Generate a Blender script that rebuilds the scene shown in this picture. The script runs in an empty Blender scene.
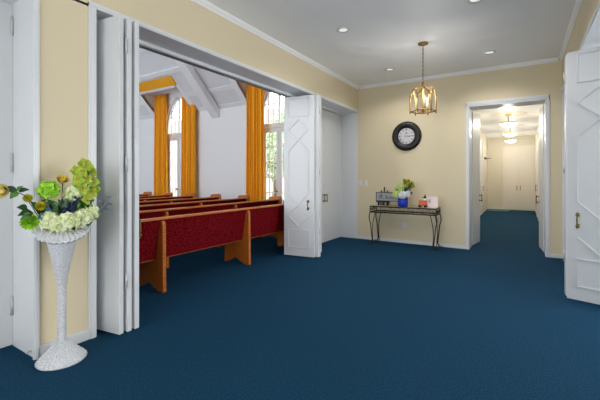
import bpy, math, random
from mathutils import Vector, Matrix
random.seed(7)
S = bpy.context.scene
COL = S.collection
PI = math.pi
V = Vector

# ------------------------------------------------------------------ materials
def lin(r, g, b):
    f = lambda c: (c/255/12.92) if c/255 <= .04045 else ((c/255+.055)/1.055)**2.4
    return (f(r), f(g), f(b), 1)

def mat(name, rgb, rough=.5, metal=0, bump=0, bscale=60, vary=0, vscale=20, spec=.5, rgb2=None, stretch=None, sheen=0):
    m = bpy.data.materials.new(name); m.use_nodes = True
    nt = m.node_tree; b = nt.nodes['Principled BSDF']
    c = lin(*rgb)
    b.inputs['Base Color'].default_value = c
    b.inputs['Roughness'].default_value = rough
    b.inputs['Metallic'].default_value = metal
    b.inputs['Specular IOR Level'].default_value = spec
    if sheen: b.inputs['Sheen Weight'].default_value = sheen
    tc = nt.nodes.new('ShaderNodeTexCoord'); src = tc.outputs['Object']
    if stretch:
        mp = nt.nodes.new('ShaderNodeMapping'); mp.inputs['Scale'].default_value = stretch
        nt.links.new(src, mp.inputs['Vector']); src = mp.outputs['Vector']
    if vary or rgb2:
        n = nt.nodes.new('ShaderNodeTexNoise'); n.inputs['Scale'].default_value = vscale; n.inputs['Detail'].default_value = 4
        nt.links.new(src, n.inputs['Vector'])
        r = nt.nodes.new('ShaderNodeValToRGB')
        c2 = lin(*rgb2) if rgb2 else tuple(min(1, x*(1+vary)) for x in c[:3]) + (1,)
        c1 = c if rgb2 else tuple(x*(1-vary) for x in c[:3]) + (1,)
        r.color_ramp.elements[0].position = .35; r.color_ramp.elements[1].position = .65
        r.color_ramp.elements[0].color = c1; r.color_ramp.elements[1].color = c2
        nt.links.new(n.outputs['Fac'], r.inputs['Fac']); nt.links.new(r.outputs['Color'], b.inputs['Base Color'])
    if bump:
        n2 = nt.nodes.new('ShaderNodeTexNoise'); n2.inputs['Scale'].default_value = bscale; n2.inputs['Detail'].default_value = 3
        nt.links.new(src, n2.inputs['Vector'])
        bp = nt.nodes.new('ShaderNodeBump'); bp.inputs['Strength'].default_value = bump; bp.inputs['Distance'].default_value = .01
        nt.links.new(n2.outputs['Fac'], bp.inputs['Height']); nt.links.new(bp.outputs['Normal'], b.inputs['Normal'])
    return m

def emit(name, rgb, strength, base=(240, 240, 235)):
    m = mat(name, base, .4)
    b = m.node_tree.nodes['Principled BSDF']
    b.inputs['Emission Color'].default_value = lin(*rgb); b.inputs['Emission Strength'].default_value = strength
    return m

def glass(name, tint=(255, 255, 255), clear=.9):
    m = bpy.data.materials.new(name); m.use_nodes = True
    nt = m.node_tree; nt.nodes.clear()
    o = nt.nodes.new('ShaderNodeOutputMaterial'); t = nt.nodes.new('ShaderNodeBsdfTransparent'); g = nt.nodes.new('ShaderNodeBsdfGlossy')
    x = nt.nodes.new('ShaderNodeMixShader')
    t.inputs['Color'].default_value = lin(*tint); g.inputs['Roughness'].default_value = .03
    x.inputs['Fac'].default_value = 1-clear
    nt.links.new(t.outputs[0], x.inputs[1]); nt.links.new(g.outputs[0], x.inputs[2]); nt.links.new(x.outputs[0], o.inputs['Surface'])
    return m

M = dict(
    beige=mat('beige_wall_paint', (222, 208, 175), .6, bump=.05, bscale=120),
    cream=mat('cream_wall_paint', (222, 215, 196), .6, bump=.05, bscale=120),
    white=mat('white_gloss_paint', (222, 224, 226), .35),
    chapel=mat('chapel_white_paint', (238, 240, 243), .6, bump=.05, bscale=90),
    tile=mat('chapel_ceiling_panel', (226, 228, 232), .8, bump=.25, bscale=50, vary=.04, vscale=60),
    ceil=mat('ceiling_paint', (246, 246, 246), .6, bump=.04, bscale=50),
    carpet=mat('blue_carpet', (14, 52, 77), .95, bump=.8, bscale=200, rgb2=(28, 75, 105), vscale=90, spec=.1),
    brass=mat('polished_brass', (168, 140, 76), .3, 1),
    pullbrass=mat('antique_pull_brass', (128, 112, 66), .3, 1),
    agedbrass=mat('aged_brass', (142, 110, 60), .6, .7),
    doorcream=mat('cream_door_paint', (228, 222, 212), .45),
    chrome=mat('painted_hinge_metal', (205, 206, 208), .4, .3),
    track=mat('dark_track_metal', (110, 110, 112), .5, .6),
    iron=mat('black_wrought_iron', (34, 31, 29), .5, .4, bump=.1),
    black=mat('black_frame_plastic', (13, 13, 13), .42),
    dark=mat('dark_print', (38, 36, 36), .7),
    face=mat('clock_dial_paper', (214, 210, 214), .6),
    oak=mat('orange_oak_wood', (206, 118, 42), .35, rgb2=(178, 92, 28), vscale=9, stretch=(6, 1, 6), bump=.05, bscale=30),
    red=mat('red_woven_upholstery', (84, 5, 11), .9, rgb2=(130, 20, 29), vscale=42, bump=.3, bscale=160, spec=.05),
    gold=mat('orange_gold_drapery', (248, 176, 42), .75, vary=.08, vscale=30, bump=.1, bscale=200, spec=.2),
    wicker=mat('white_wicker', (186, 188, 194), .6, rgb2=(228, 230, 233), vscale=130, bump=.3, bscale=150),
    leaf=mat('dark_green_leaf', (34, 74, 36), .45, vary=.3, vscale=30),
    midleaf=mat('mid_green_leaf', (78, 122, 44), .5, vary=.25, vscale=30),
    greyleaf=mat('grey_blue_leaf', (92, 102, 112), .55, vary=.25, vscale=30),
    blueleaf=mat('steel_blue_leaf', (66, 110, 150), .55, vary=.2, vscale=30),
    lime=mat('lime_green_petal', (164, 216, 58), .6, vary=.22, vscale=40),
    orchid=mat('yellow_green_orchid_petal', (158, 186, 50), .5, vary=.2, vscale=40),
    lip=mat('pink_orchid_lip', (196, 112, 92), .5, rgb2=(222, 190, 70), vscale=90),
    cream_petal=mat('cream_green_hydrangea_petal', (236, 240, 206), .6, rgb2=(214, 226, 166), vscale=25),
    rose=mat('yellow_pink_rose_petal', (216, 200, 70), .5, rgb2=(222, 176, 112), vscale=14),
    peach=mat('peach_rose_petal', (214, 206, 116), .5, rgb2=(230, 180, 150), vscale=14),
    mustard=mat('mustard_petal', (184, 176, 34), .6, vary=.2, vscale=40),
    berry=mat('navy_berry', (26, 32, 78), .4),
    stem=mat('green_stem', (62, 84, 40), .6),
    cobalt=mat('cobalt_blue_glaze', (16, 60, 190), .18),
    palelime=mat('pale_lime_petal', (186, 214, 104), .6, rgb2=(214, 228, 160), vscale=25),
    whitepetal=mat('white_petal', (240, 240, 244), .6, vary=.05, vscale=40),
    slate=mat('grey_sign_board', (158, 164, 168), .7, vary=.06, vscale=20),
    pumpkin=mat('orange_painted_wood', (214, 104, 60), .6, vary=.1, vscale=30),
    card=mat('pale_pink_card', (240, 226, 230), .6),
    plate=mat('switch_plate_plastic', (222, 222, 226), .4),
    grille=mat('grey_door_mat', (96, 112, 112), .9, bump=.4, bscale=120),
    tabletop=mat('tan_stone_top', (190, 168, 126), .3, vary=.12, vscale=30),
    lens=emit('downlight_lens', (255, 250, 240), .42),
    bowl=emit('frosted_lamp_glass', (255, 230, 186), 2.6, (250, 240, 220)),
    bulb=emit('candle_bulb_glow', (255, 215, 170), .7, (240, 225, 205)),
    candle=mat('ivory_candle_sleeve', (226, 208, 176), .5),
    glass=glass('clear_glass'),
    lanternglass=glass('lantern_glass', (250, 252, 252), .93),
    lawn=mat('outdoor_lawn', (176, 190, 160), .9, vary=.2, vscale=3),
    crown=mat('tree_leaves', (190, 210, 170), .8, vary=.3, vscale=8),
    bark=mat('tree_bark', (110, 90, 74), .9, bump=.4),
    stucco=mat('pink_stucco', (226, 190, 186), .8, vary=.05),
    rooft=mat('grey_shingles', (130, 122, 120), .9, bump=.3),
    pane=mat('dark_window_pane', (90, 100, 112), .15),
)

# ------------------------------------------------------------------ mesh builder
ORG = {}
class MB:
    def __init__(s): s.v = []; s.f = []
    def add(s, vs, fs):
        n = len(s.v); s.v += [V(p) for p in vs]; s.f += [tuple(i+n for i in f) for f in fs]; return s
    def box(s, x0, x1, y0, y1, z0, z1):
        x0, x1 = min(x0, x1), max(x0, x1); y0, y1 = min(y0, y1), max(y0, y1); z0, z1 = min(z0, z1), max(z0, z1)
        return s.add([(x0,y0,z0),(x1,y0,z0),(x1,y1,z0),(x0,y1,z0),(x0,y0,z1),(x1,y0,z1),(x1,y1,z1),(x0,y1,z1)],
                     [(0,3,2,1),(4,5,6,7),(0,1,5,4),(1,2,6,5),(2,3,7,6),(3,0,4,7)])
    def obox(s, o, ax, ay, az, a0, a1, b0, b1, c0, c1):
        P = lambda a, b, c: V(o)+V(ax)*a+V(ay)*b+V(az)*c
        return s.add([P(a0,b0,c0),P(a1,b0,c0),P(a1,b1,c0),P(a0,b1,c0),P(a0,b0,c1),P(a1,b0,c1),P(a1,b1,c1),P(a0,b1,c1)],
                     [(0,3,2,1),(4,5,6,7),(0,1,5,4),(1,2,6,5),(2,3,7,6),(3,0,4,7)])
    def prism(s, pts, fn, t0, t1):            # polygon pts (a,b) ; fn(a,b,t) -> point
        n = len(pts)
        vs = [fn(a, b, t0) for a, b in pts] + [fn(a, b, t1) for a, b in pts]
        fs = [tuple(range(n))[::-1], tuple(range(n, 2*n))] + [(i, (i+1) % n, n+(i+1) % n, n+i) for i in range(n)]
        return s.add(vs, fs)
    def tube(s, pts, r, seg=8, closed=False):
        pts = [V(p) for p in pts]; n = len(pts); rr = r if isinstance(r, (list, tuple)) else [r]*n
        base = len(s.v); prev = None
        for i, p in enumerate(pts):
            a = pts[(i-1) % n] if (closed or i > 0) else p; b = pts[(i+1) % n] if (closed or i < n-1) else p
            t = (b-a).normalized()
            if prev is None:
                u = t.cross(V((0,0,1)));
                if u.length < .05: u = t.cross(V((1,0,0)))
            else: u = prev - t*prev.dot(t)
            u.normalize(); prev = u; w = t.cross(u)
            for k in range(seg):
                q = 2*PI*k/seg; s.v.append(p+(u*math.cos(q)+w*math.sin(q))*rr[i])
        m = n if closed else n-1
        for i in range(m):
            j = (i+1) % n
            for k in range(seg):
                k2 = (k+1) % seg
                s.f.append((base+i*seg+k, base+i*seg+k2, base+j*seg+k2, base+j*seg+k))
        if not closed:
            s.f.append(tuple(base+k for k in range(seg))[::-1]); s.f.append(tuple(base+(n-1)*seg+k for k in range(seg)))
        return s
    def lathe(s, prof, seg=24, c=(0,0,0), fn=None, axis=None, caps=True, zfn=None):
        base = len(s.v); n = len(prof)
        for i, (r, z) in enumerate(prof):
            for k in range(seg):
                q = 2*PI*k/seg; rr = fn(r, z, q, i) if fn else r
                if zfn: z_ = z; z = zfn(rr, z, q)
                if axis == 'y': s.v.append(V(c)+V((rr*math.cos(q), z, rr*math.sin(q))))
                else: s.v.append(V(c)+V((rr*math.cos(q), rr*math.sin(q), z)))
                if zfn: z = z_
        for i in range(n-1):
            for k in range(seg):
                k2 = (k+1) % seg
                s.f.append((base+i*seg+k, base+i*seg+k2, base+(i+1)*seg+k2, base+(i+1)*seg+k))
        if caps and prof[0][0] > 1e-5: s.f.append(tuple(base+k for k in range(seg))[::-1])
        if caps and prof[-1][0] > 1e-5: s.f.append(tuple(base+(n-1)*seg+k for k in range(seg)))
        return s
    def ball(s, c, r, seg=10, rings=6, sc=(1,1,1)):
        b = len(s.v)
        s.lathe([(r*max(math.sin(PI*i/rings), 1e-4), -r*math.cos(PI*i/rings)) for i in range(rings+1)], seg)
        for i in range(b, len(s.v)): p = s.v[i]; s.v[i] = V((p.x*sc[0], p.y*sc[1], p.z*sc[2]))+V(c)
        return s
    def build(s, name, m, parent=None, smooth=False, bevel=0, org=None, label=None):
        o_ = V(org) if org is not None else (ORG[parent.name] if parent else V((0,0,0)))
        me = bpy.data.meshes.new(name); me.from_pydata([tuple(p-o_) for p in s.v], [], s.f); me.validate(); me.update()
        me.materials.append(M[m])
        import bmesh
        bm = bmesh.new(); bm.from_mesh(me); bmesh.ops.recalc_face_normals(bm, faces=bm.faces); bm.to_mesh(me); bm.free()
        if smooth:
            for p in me.polygons: p.use_smooth = True
        o = bpy.data.objects.new(name, me); COL.objects.link(o)
        if parent: o.parent = parent
        elif org is not None: o.location = o_
        ORG[o.name] = o_
        if bevel:
            b = o.modifiers.new('bevel', 'BEVEL'); b.width = bevel; b.segments = 2; b.limit_method = 'ANGLE'
        if label: o['label'] = label
        return o

def tag(o, label, cat, group=None):
    o['label'] = label; o['category'] = cat
    if group: o['group'] = group
    return o
def thing(name, loc, label, cat, group=None):
    o = bpy.data.objects.new(name, None); COL.objects.link(o); o.location = loc; o.empty_display_size = .1
    ORG[o.name] = V(loc); return tag(o, label, cat, group)
def struct(mb, name, m, parent=None, bevel=0, smooth=False):
    o = mb.build(name, m, parent, bevel=bevel, smooth=smooth)
    if not parent: o['kind'] = 'structure'
    return o

# ------------------------------------------------------------------ dimensions
XL, XR, YB, H = -3.09, .576, 7.36, 3.37
DEP = .40                     # depth of the side wall recesses
HZ = 2.82                     # head of the side openings
YF = -1.7                     # entrance wall
HH = 3.03                     # hall ceiling
YE = 17.2                     # hall end wall
YW = 7.9                      # chapel window wall

# ------------------------------------------------------------------ room shell
struct(MB().box(-14.3, 4.6, -5.2, YE+.2, -.1, 0), 'floor', 'carpet')
struct(MB().box(XL-.2, XR+.2, YF-.2, YB+.02, H, H+.1), 'ceiling', 'ceil')

def side_wall(name, x, s):     # s = outward direction
    m = MB()
    X = lambda d: x+s*d
    m.box(X(0), X(.2), YF, YB, HZ, H)
    m.box(X(0), X(.2), 1.22, 1.615, 0, HZ)
    m.box(X(0), X(.2), YF, -.51, 0, HZ)
    struct(m, name, 'beige')
    w = MB()                   # white lining of the recesses: jambs, soffit board, post
    w.box(X(0), X(DEP), 1.195, 1.22, 0, HZ).box(X(0), X(DEP), 1.615, 1.64, 0, HZ)
    w.box(X(0), X(DEP), -.535, -.51, 0, HZ)
    w.box(X(0), X(DEP), 5.45, 5.68, 0, HZ)
    w.box(X(0), X(DEP), YB-.015, YB, 0, HZ)
    w.box(X(0), X(.30), -.51, YB-.015, HZ-.02, HZ)
    w.box(X(.30), X(DEP), -.51, YB-.015, HZ-.06, HZ)
    return w, X
def trim_on(n, x, s):          # flat casings standing proud of the lobby face
    X = lambda d: x+s*d
    m = MB()
    for d0, d1 in ((0, .045), (.012, .033)):
        m.box(X(0), X(-.014 if d0 == 0 else -.022), 1.578+d0, 1.578+d1+.017, 0, HZ-.022)
    m.box(X(0), X(-.014), 1.18, 1.22, 0, HZ-.022).box(X(0), X(-.02), 1.19, 1.21, 0, HZ-.022)
    m.box(X(0), X(-.014), -.51, 1.215, HZ-.022, HZ+.026)
    m.box(X(0), X(-.014), 1.578, YB-.001, HZ-.022, HZ+.026)
    m.box(X(0), X(-.022), 1.578, YB-.001, HZ-.01, HZ+.012)
    struct(m, 'trim_%d' % n, 'white')

for n, (name, x, s) in enumerate((('wall_left', XL, -1), ('wall_right', XR, 1))):
    w, X = side_wall(name, x, s)
    struct(w, 'trim_%d' % (n+1), 'white')
    trim_on(n+3, x, s)
    b = MB().box(X(0), X(-.014), 1.216, 1.577, 0, .075).box(X(0), X(-.009), 1.216, 1.577, .075, .09)
    b.box(X(0), X(-.014), YF, -.55, 0, .075)
    struct(b, 'baseboard_'+('left' if s < 0 else 'right'), 'white')
    # crown along the side wall
    c = MB().prism([(0, 0), (.01, 0), (.016, .014), (.04, .036), (.048, .052), (.048, .06), (0, .06)],
                   lambda a, z, t, X=X: V((X(-a), t, H-.06+z)), YF, YB-.001)
    struct(c, 'trim_%d' % (n+5), 'ceil')

# back wall with the hall opening
DX0, DX1, DZ = -.85, .36, 2.70
struct(MB().box(XL-DEP-.04, DX0, YB, YB+.4, 0, H).box(DX1, XR+DEP+.04, YB, YB+.4, 0, H).box(DX0, DX1, YB, YB+.4, DZ, H), 'wall_back', 'beige')
m = MB()
for a, b, t in ((DX0-.045, DX0+.012, .014), (DX0-.03, DX0, .024), (DX1-.012, DX1+.045, .014), (DX1, DX1+.03, .024)):
    m.box(a, b, YB-t, YB, 0, DZ+.06)
m.box(DX0-.045, DX1+.045, YB-.014, YB, DZ-.015, DZ+.075).box(DX0-.03, DX1+.03, YB-.026, YB, DZ+.02, DZ+.06)
m.box(DX0, DX0+.015, YB, YB+.4, 0, DZ).box(DX1-.015, DX1, YB, YB+.4, 0, DZ).box(DX0+.015, DX1-.015, YB, YB+.4, DZ-.015, DZ)
struct(m, 'trim_7', 'white')
struct(MB().box(XL+.001, DX0-.046, YB-.014, YB, 0, .06).box(DX1+.046, XR, YB-.014, YB, 0, .06), 'baseboard_back', 'white')
c = MB().prism([(0, 0), (.01, 0), (.016, .014), (.04, .036), (.048, .052), (.048, .06), (0, .06)],
               lambda a, z, t: V((t, YB-a, H-.06+z)), XL+.06, XR-.06)
struct(c, 'trim_8', 'ceil')

# entrance wall behind the photographer, with a wide glazed opening
struct(MB().box(XL-.2, -2.7, YF-.2, YF, 0, H).box(.2, XR+.2, YF-.2, YF, 0, H).box(-2.7, .2, YF-.2, YF, 2.6, H), 'wall_front', 'beige')
m = MB()
for a in (-2.7, -1.99, -1.29, -.57, .14): m.box(a, a+.06, YF-.15, YF-.09, 0, 2.6)
m.box(-2.7, .2, YF-.15, YF-.09, 2.54, 2.6).box(-2.7, .2, YF-.15, YF-.09, 0, .12)
win = struct(m, 'window_3', 'white')
MB().box(-2.64, .14, YF-.125, YF-.115, .12, 2.54).build('pane', 'glass', win)

# ------------------------------------------------------------------ pulls, hinges
def pull(parent, c, out, z, name='handle', h=.16, m='pullbrass'):
    """upright pull handle, c = point on the face, out = unit normal"""
    c = V(c); o = V(out); mb = MB()
    P = lambda d, zz: c+o*d+V((0, 0, zz))
    side = V((-o.y, o.x, 0))
    for q in (-1, 1):
        zz = z+q*(h/2-.02)
        mb.obox(P(0, zz), side, o, V((0,0,1)), -.014, .014, 0, .004, -.02, .02)
        mb.tube([P(.004, zz), P(.04, zz)], .008, 8)
        mb.ball(P(.042, zz), .017, 12, 8, (1, 1, .8))
    mb.tube([P(.042, z-h/2), P(.046, z-h/4), P(.048, z), P(.046, z+h/4), P(.042, z+h/2)], [.006, .007, .009, .007, .006], 8)
    mb.ball(P(.042, z-h/2), .0095).ball(P(.042, z+h/2), .0095)
    return mb.build(name, m, parent, smooth=True)

def hinge(parent, c, h=.11, m='chrome'):
    c = V(c)
    return MB().tube([c-V((0,0,h/2)), c+V((0,0,h/2))], .011, 10).ball(c-V((0,0,h/2)), .011).ball(c+V((0,0,h/2)), .011).build('hinge', m, parent, smooth=True)

# ------------------------------------------------------------------ folding doors
def lattice(mb, o, ax, nrm, w, t=.009, bw=.015):
    """raised moulding pattern of one folding panel: box, diamond, long hexagon, diamond, box"""
    L, R, C = .16*w, .84*w, .5*w
    segs = []
    def loop(p): segs.extend((p[i], p[(i+1) % len(p)]) for i in range(len(p)))
    loop([(L, .15), (R, .15), (R, .45), (L, .45)])
    loop([(C, .50), (R, .69), (C, .885), (L, .69)])
    loop([(C, .885), (R, 1.08), (R, 1.80), (C, 1.99), (L, 1.80), (L, 1.08)])
    loop([(C, 1.99), (R, 2.165), (C, 2.335), (L, 2.165)])
    loop([(L, 2.39), (R, 2.39), (R, 2.70), (L, 2.70)])
    for (a0, z0), (a1, z1) in segs:
        p = V(o)+V(ax)*a0+V((0,0,z0)); q = V(o)+V(ax)*a1+V((0,0,z1)); d = (q-p); ln = d.length; d.normalize()
        k = d.cross(V(nrm))
        mb.obox(p, d, k, V(nrm), -bw/2, ln+bw/2, -bw/2, bw/2, -.001, t)
        mb.obox(p, d, k, V(nrm), -bw/5, ln+bw/5, -bw/5, bw/5, t, t+.003)
    return mb

def door_panel(root, p, d, w, thick, tdir, front=False, back=False, h=2.738, handle=None, handle_face=1, hinges=()):
    d = V((d[0], d[1], 0)).normalized(); n = V((-d.y, d.x, 0))*tdir      # n points through the thickness
    o = V((p[0], p[1], .012))
    pan = MB().obox(o, d, n, V((0,0,1)), 0, w, 0, thick, 0, h).build('door_panel', 'white', root, bevel=.004)
    if front: lattice(MB(), o, d, -n, w).build('molding', 'white', pan)
    if back: lattice(MB(), o+n*thick, d, n, w).build('molding', 'white', pan)
    if handle is not None:
        face = o+d*handle + (n*thick if handle_face > 0 else V((0,0,0)))
        pull(pan, (face.x, face.y, 0), n*(1 if handle_face > 0 else -1), .89)
    return pan

fd = thing('folding_door', (-2.95, 1.75, 0), 'white folding door stacked beside the wicker flower stand, plain panel face', 'folding door', 'folding doors of the lobby openings')
a = door_panel(fd, (-2.912, 1.745), (-.989, -.145), .6, .042, -1)
door_panel(fd, (-2.908, 1.815), (-1, -.02), .6, .042, -1)
door_panel(fd, (-2.908, 1.885), (-1, 0), .6, .042, -1, back=True, handle=.055)
for z in (.463, 1.475, 2.50): hinge(fd, (-2.903, 1.802, z))

fd = thing('folding_door', (-2.95, 5.18, 0), 'white folding door stacked at the far end of the pews, lattice molding face', 'folding door', 'folding doors of the lobby openings')
door_panel(fd, (-2.955, 5.160), (-.992, -.125), .565, .042, -1, front=True, handle=.10, handle_face=-1)
door_panel(fd, (-2.905, 5.213), (-1, 0), .6, .042, -1)
door_panel(fd, (-2.905, 5.262), (-1, 0), .6, .042, -1)
for z in (.46, 1.47, 2.50): hinge(fd, (-2.902, 5.2585, z))

fd = thing('folding_door', (.45, 4.95, 0), 'white lattice folding door cut by the picture edge, opposite the pews', 'folding door', 'folding doors of the lobby openings')
door_panel(fd, (.428, 4.935), (.956, -.292), .6, .042, 1, front=True, handle=.10, handle_face=-1)
door_panel(fd, (.425, 5.015), (.999, .04), .6, .042, 1)
door_panel(fd, (.425, 5.085), (.999, .06), .6, .042, 1)
for z in (.46, 1.47, 2.50): hinge(fd, (.417, 5.06, z))

# track rail of the folding door in the head of the opening
o = MB().box(XL-.345, XL-.375, 1.66, 3.55, HZ-.068, HZ-.0605).box(XL-.335, XL-.34, 1.66, 5.44, HZ-.068, HZ-.0605).box(XL-.38, XL-.385, 1.66, 5.44, HZ-.068, HZ-.0605).build('door_track', 'track')
tag(o, 'dark metal track under the header of the chapel opening', 'door track')

# closed double doors in the recesses
def closed_pair(n, x, s, y0, y1, pulls=True, hz=True):
    X = lambda d: x+s*d
    ym = (y0+y1)/2
    d = struct(MB().box(X(DEP), X(DEP+.035), y0, y1, 2.752, HZ), 'door_%d' % n, 'white')
    for a, b in ((y0+.0005, ym-.0015), (ym+.0015, y1-.0005)):
        MB().box(X(DEP-.004), X(DEP+.036), a, b, .008, 2.75).build('door_panel', 'white', d, bevel=.003)
    if pulls:
        for q in (-.055, .055): pull(d, (X(DEP-.004), ym+q, 0), (-s, 0, 0), .93)
    if hz:
        for z in (.324, 1.476, 2.58): hinge(d, (X(DEP-.010), y1-.010, z), .14)
closed_pair(1, XL, -1, -.51, 1.195)
closed_pair(2, XL, -1, 5.68, YB-.015, hz=False)
closed_pair(3, XR, 1, 5.68, YB-.015, hz=False)
closed_pair(4, XR, 1, -.51, 1.195)

# ------------------------------------------------------------------ hall
struct(MB().box(-1.37, -1.25, YB+.4, YE+.1, 0, HH), 'wall_hall_left', 'cream')
struct(MB().box(.46, .58, YB+.4, YE+.1, 0, HH), 'wall_hall_right', 'cream')
struct(MB().box(-1.25, .46, YE, YE+.1, 0, HH), 'wall_hall_end', 'cream')
struct(MB().box(-1.37, .58, YB+.4, YE+.1, HH, HH+.1), 'ceiling_hall', 'ceil')
struct(MB().box(-1.249, -1.236, YB+.4, 13.2, 0, .08).box(-1.236, -.66, YE-.013, YE, 0, .08), 'baseboard_hall', 'white')
d = struct(MB().box(-.68, -.63, YE-.02, YE, 0, 2.66).box(.42, .459, YE-.02, YE, 0, 2.66).box(-.63, .42, YE-.02, YE, 2.60, 2.66), 'door_5', 'doorcream')
for a, b in ((-.628, -.107), (-.103, .418)):
    MB().box(a, b, YE-.016, YE-.001, .01, 2.598).build('door_panel', 'doorcream', d, bevel=.003)
for x in (-.165, -.045): pull(d, (x, YE-.016, 0), (0, -1, 0), .92, h=.16, m='agedbrass')
d = struct(MB().box(-1.25, -1.225, 13.3, 13.38, 0, 2.75).box(-1.25, -1.225, 14.7, 14.78, 0, 2.75).box(-1.25, -1.225, 13.38, 14.7, 2.68, 2.75), 'door_6', 'white')
MB().box(-1.249, -1.235, 13.38, 14.7, .01, 2.68).build('door_panel', 'white', d)
pull(d, (-1.235, 14.55, 0), (1, 0, 0), .95)
d = struct(MB().box(.435, .46, 13.3, 13.38, 0, 2.75).box(.435, .46, 14.7, 14.78, 0, 2.75).box(.435, .46, 13.38, 14.7, 2.68, 2.75), 'door_7', 'white')
MB().box(.445, .459, 13.38, 14.7, .01, 2.68).build('door_panel', 'white', d)
pull(d, (.445, 14.5, 0), (-1, 0, 0), 1.0, h=.2)
o = MB().box(-1.25, -1.20, 15.7, 15.95, 2.08, 2.15).tube([(-1.2, 15.8, 2.10), (-1.02, 15.6, 2.10)], .012, 6).build('door_closer', 'iron')
tag(o, 'dark arm bracket high on the hall wall beyond the open doorway', 'bracket')
o = MB().box(-1.2, -.42, 16.3, 17.12, 0, .012).build('door_mat', 'grille', bevel=.004)
tag(o, 'grey mat on the blue carpet at the far end of the hall', 'mat')

def hall_leaf(p, q, tdir, label):
    p = V((p[0], p[1], .012)); q = V((q[0], q[1], .012)); d = (q-p); w = d.length; d.normalize(); n = V((-d.y, d.x, 0))*tdir
    t = thing('hallway_door', (p.x, p.y, 0), label, 'door', 'doors of the hall doorway')
    MB().obox(p, d, n, V((0,0,1)), 0, w, 0, .042, 0, 2.66).build('slab', 'white', t, bevel=.003)
    for k in (0, 1):
        c = p+d*(w-.05)+(n*.042 if k else V((0,0,0))); nn = n if k else -n
        pull(t, (c.x, c.y, 0), nn, .93, h=.15)
    for z in (.35, 1.4, 2.4): hinge(t, p-d*.008+n*.02+V((0, 0, z)), .1)
hall_leaf((-.822, 7.775), (-.742, 8.33), 1, 'white door swung open into the hall, beside the console table wall')
hall_leaf((.332, 7.775), (.285, 8.33), -1, 'white door swung open into the hall, seen almost edge-on')

# hall ceiling lamps
def hall_lamp(x, y, flush, label):
    t = thing('ceiling_lamp', (x, y, HH), label, 'ceiling lamp', 'lamps along the hall ceiling')
    zr = HH-.055 if flush else 2.80
    R = .19 if flush else .205
    if flush:
        MB().lathe([(.02, HH), (R*.75, HH-.001), (R, zr+.02), (R+.004, zr), (R-.01, zr-.004), (.02, zr-.004)], 28, (x, y, 0)).build('canopy', 'brass', t, smooth=True)
    else:
        MB().lathe([(.02, HH), (.075, HH-.001), (.07, HH-.02), (.02, HH-.035), (.012, HH-.05), (.012, zr-.02), (.02, zr-.03)], 20, (x, y, 0)).build('stem', 'brass', t, smooth=True)
        mb = MB().lathe([(R-.016, zr-.012), (R+.006, zr-.012), (R+.012, zr), (R+.006, zr+.012), (R-.016, zr+.012), (R-.016, zr-.012)], 28, (x, y, 0))
        for k in range(3):
            q = 2*PI*k/3+.4
            mb.tube([(x+.01*math.cos(q), y+.01*math.sin(q), zr+.0), (x+R*math.cos(q), y+R*math.sin(q), zr)], .006, 6)
        mb.build('rim', 'brass', t, smooth=True)
    dz = .10 if flush else .10
    pr = [(R*math.cos(i/8*PI/2*.97), zr-.005-dz*math.sin(i/8*PI/2*.97)) for i in range(9)]
    MB().lathe([(p[0]-.012, p[1]+.004) for p in pr[:1]] + pr, 28, (x, y, 0)).build('glass_bowl', 'bowl', t, smooth=True)
    MB().ball((x, y, zr-dz-.012), .014).ball((x, y, zr-dz-.03), .009).build('finial', 'brass', t, smooth=True)
hall_lamp(-.28, 9.2, True, 'hall ceiling lamp nearest the doorway, glass bowl flush with the ceiling')
hall_lamp(-.30, 10.9, False, 'second lamp into the hall, glowing bowl hung on a short brass stem')
hall_lamp(-.32, 13.4, False, 'third lamp into the hall, between two other stemmed bowl lamps')
hall_lamp(-.36, 15.9, False, 'last and deepest of the hall ceiling lamps, above the closed end doors')

# ------------------------------------------------------------------ lobby downlights
for x, y, lab in ((-2.06, 4.40, 'recessed downlight between the lantern and the chapel opening, larger than the one by the clock'),
                  (-.44, 4.44, 'recessed downlight cut by the top edge of the picture'),
                  (-2.08, 6.47, 'recessed downlight in the ceiling nearest the wall clock'),
                  (-.44, 6.44, 'recessed downlight in the ceiling just before the hall doorway')):
    t = thing('recessed_downlight', (x, y, H), lab, 'ceiling light', 'downlights in the lobby ceiling')
    MB().lathe([(.062, H-.001), (.092, H-.001), (.094, H-.006), (.075, H-.014), (.06, H-.006)], 28, (x, y, 0), caps=False).build('trim_ring', 'white', t, smooth=True)
    MB().lathe([(.0601, H-.002), (.045, H-.004), (.001, H-.0045)], 24, (x, y, 0)).build('lens', 'lens', t, smooth=True)

# ------------------------------------------------------------------ lantern pendant
lx, ly = -1.254, 5.48
t = thing('pendant_lantern', (lx, ly, 2.31), 'six-sided brass lantern hanging by a chain from the lobby ceiling', 'pendant lamp')
MB().lathe([(.005, H-.0005), (.075, H-.001), (.072, H-.016), (.034, H-.028), (.014, H-.036), (.008, H-.046)], 24, (lx, ly, 0)).build('canopy', 'agedbrass', t, smooth=True)
mb = MB(); z = H-.045; k = 0
while z > 2.80:
    pts = [(lx+(.009*math.cos(q) if k % 2 else 0), ly+(0 if k % 2 else .009*math.cos(q)), z-.017+.019*math.sin(q)) for q in [2*PI*i/10 for i in range(10)]]
    mb.tube(pts, .0036, 6, True); z -= .031; k += 1
mb.build('chain', 'agedbrass', t, smooth=True)
mb = MB(); R = .185; z0, z1, zt = 2.35, 2.56, 2.665
cs = [(lx+R*math.cos(PI/3*i+.35), ly+R*math.sin(PI/3*i+.35)) for i in range(6)]
bar = .0095
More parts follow.
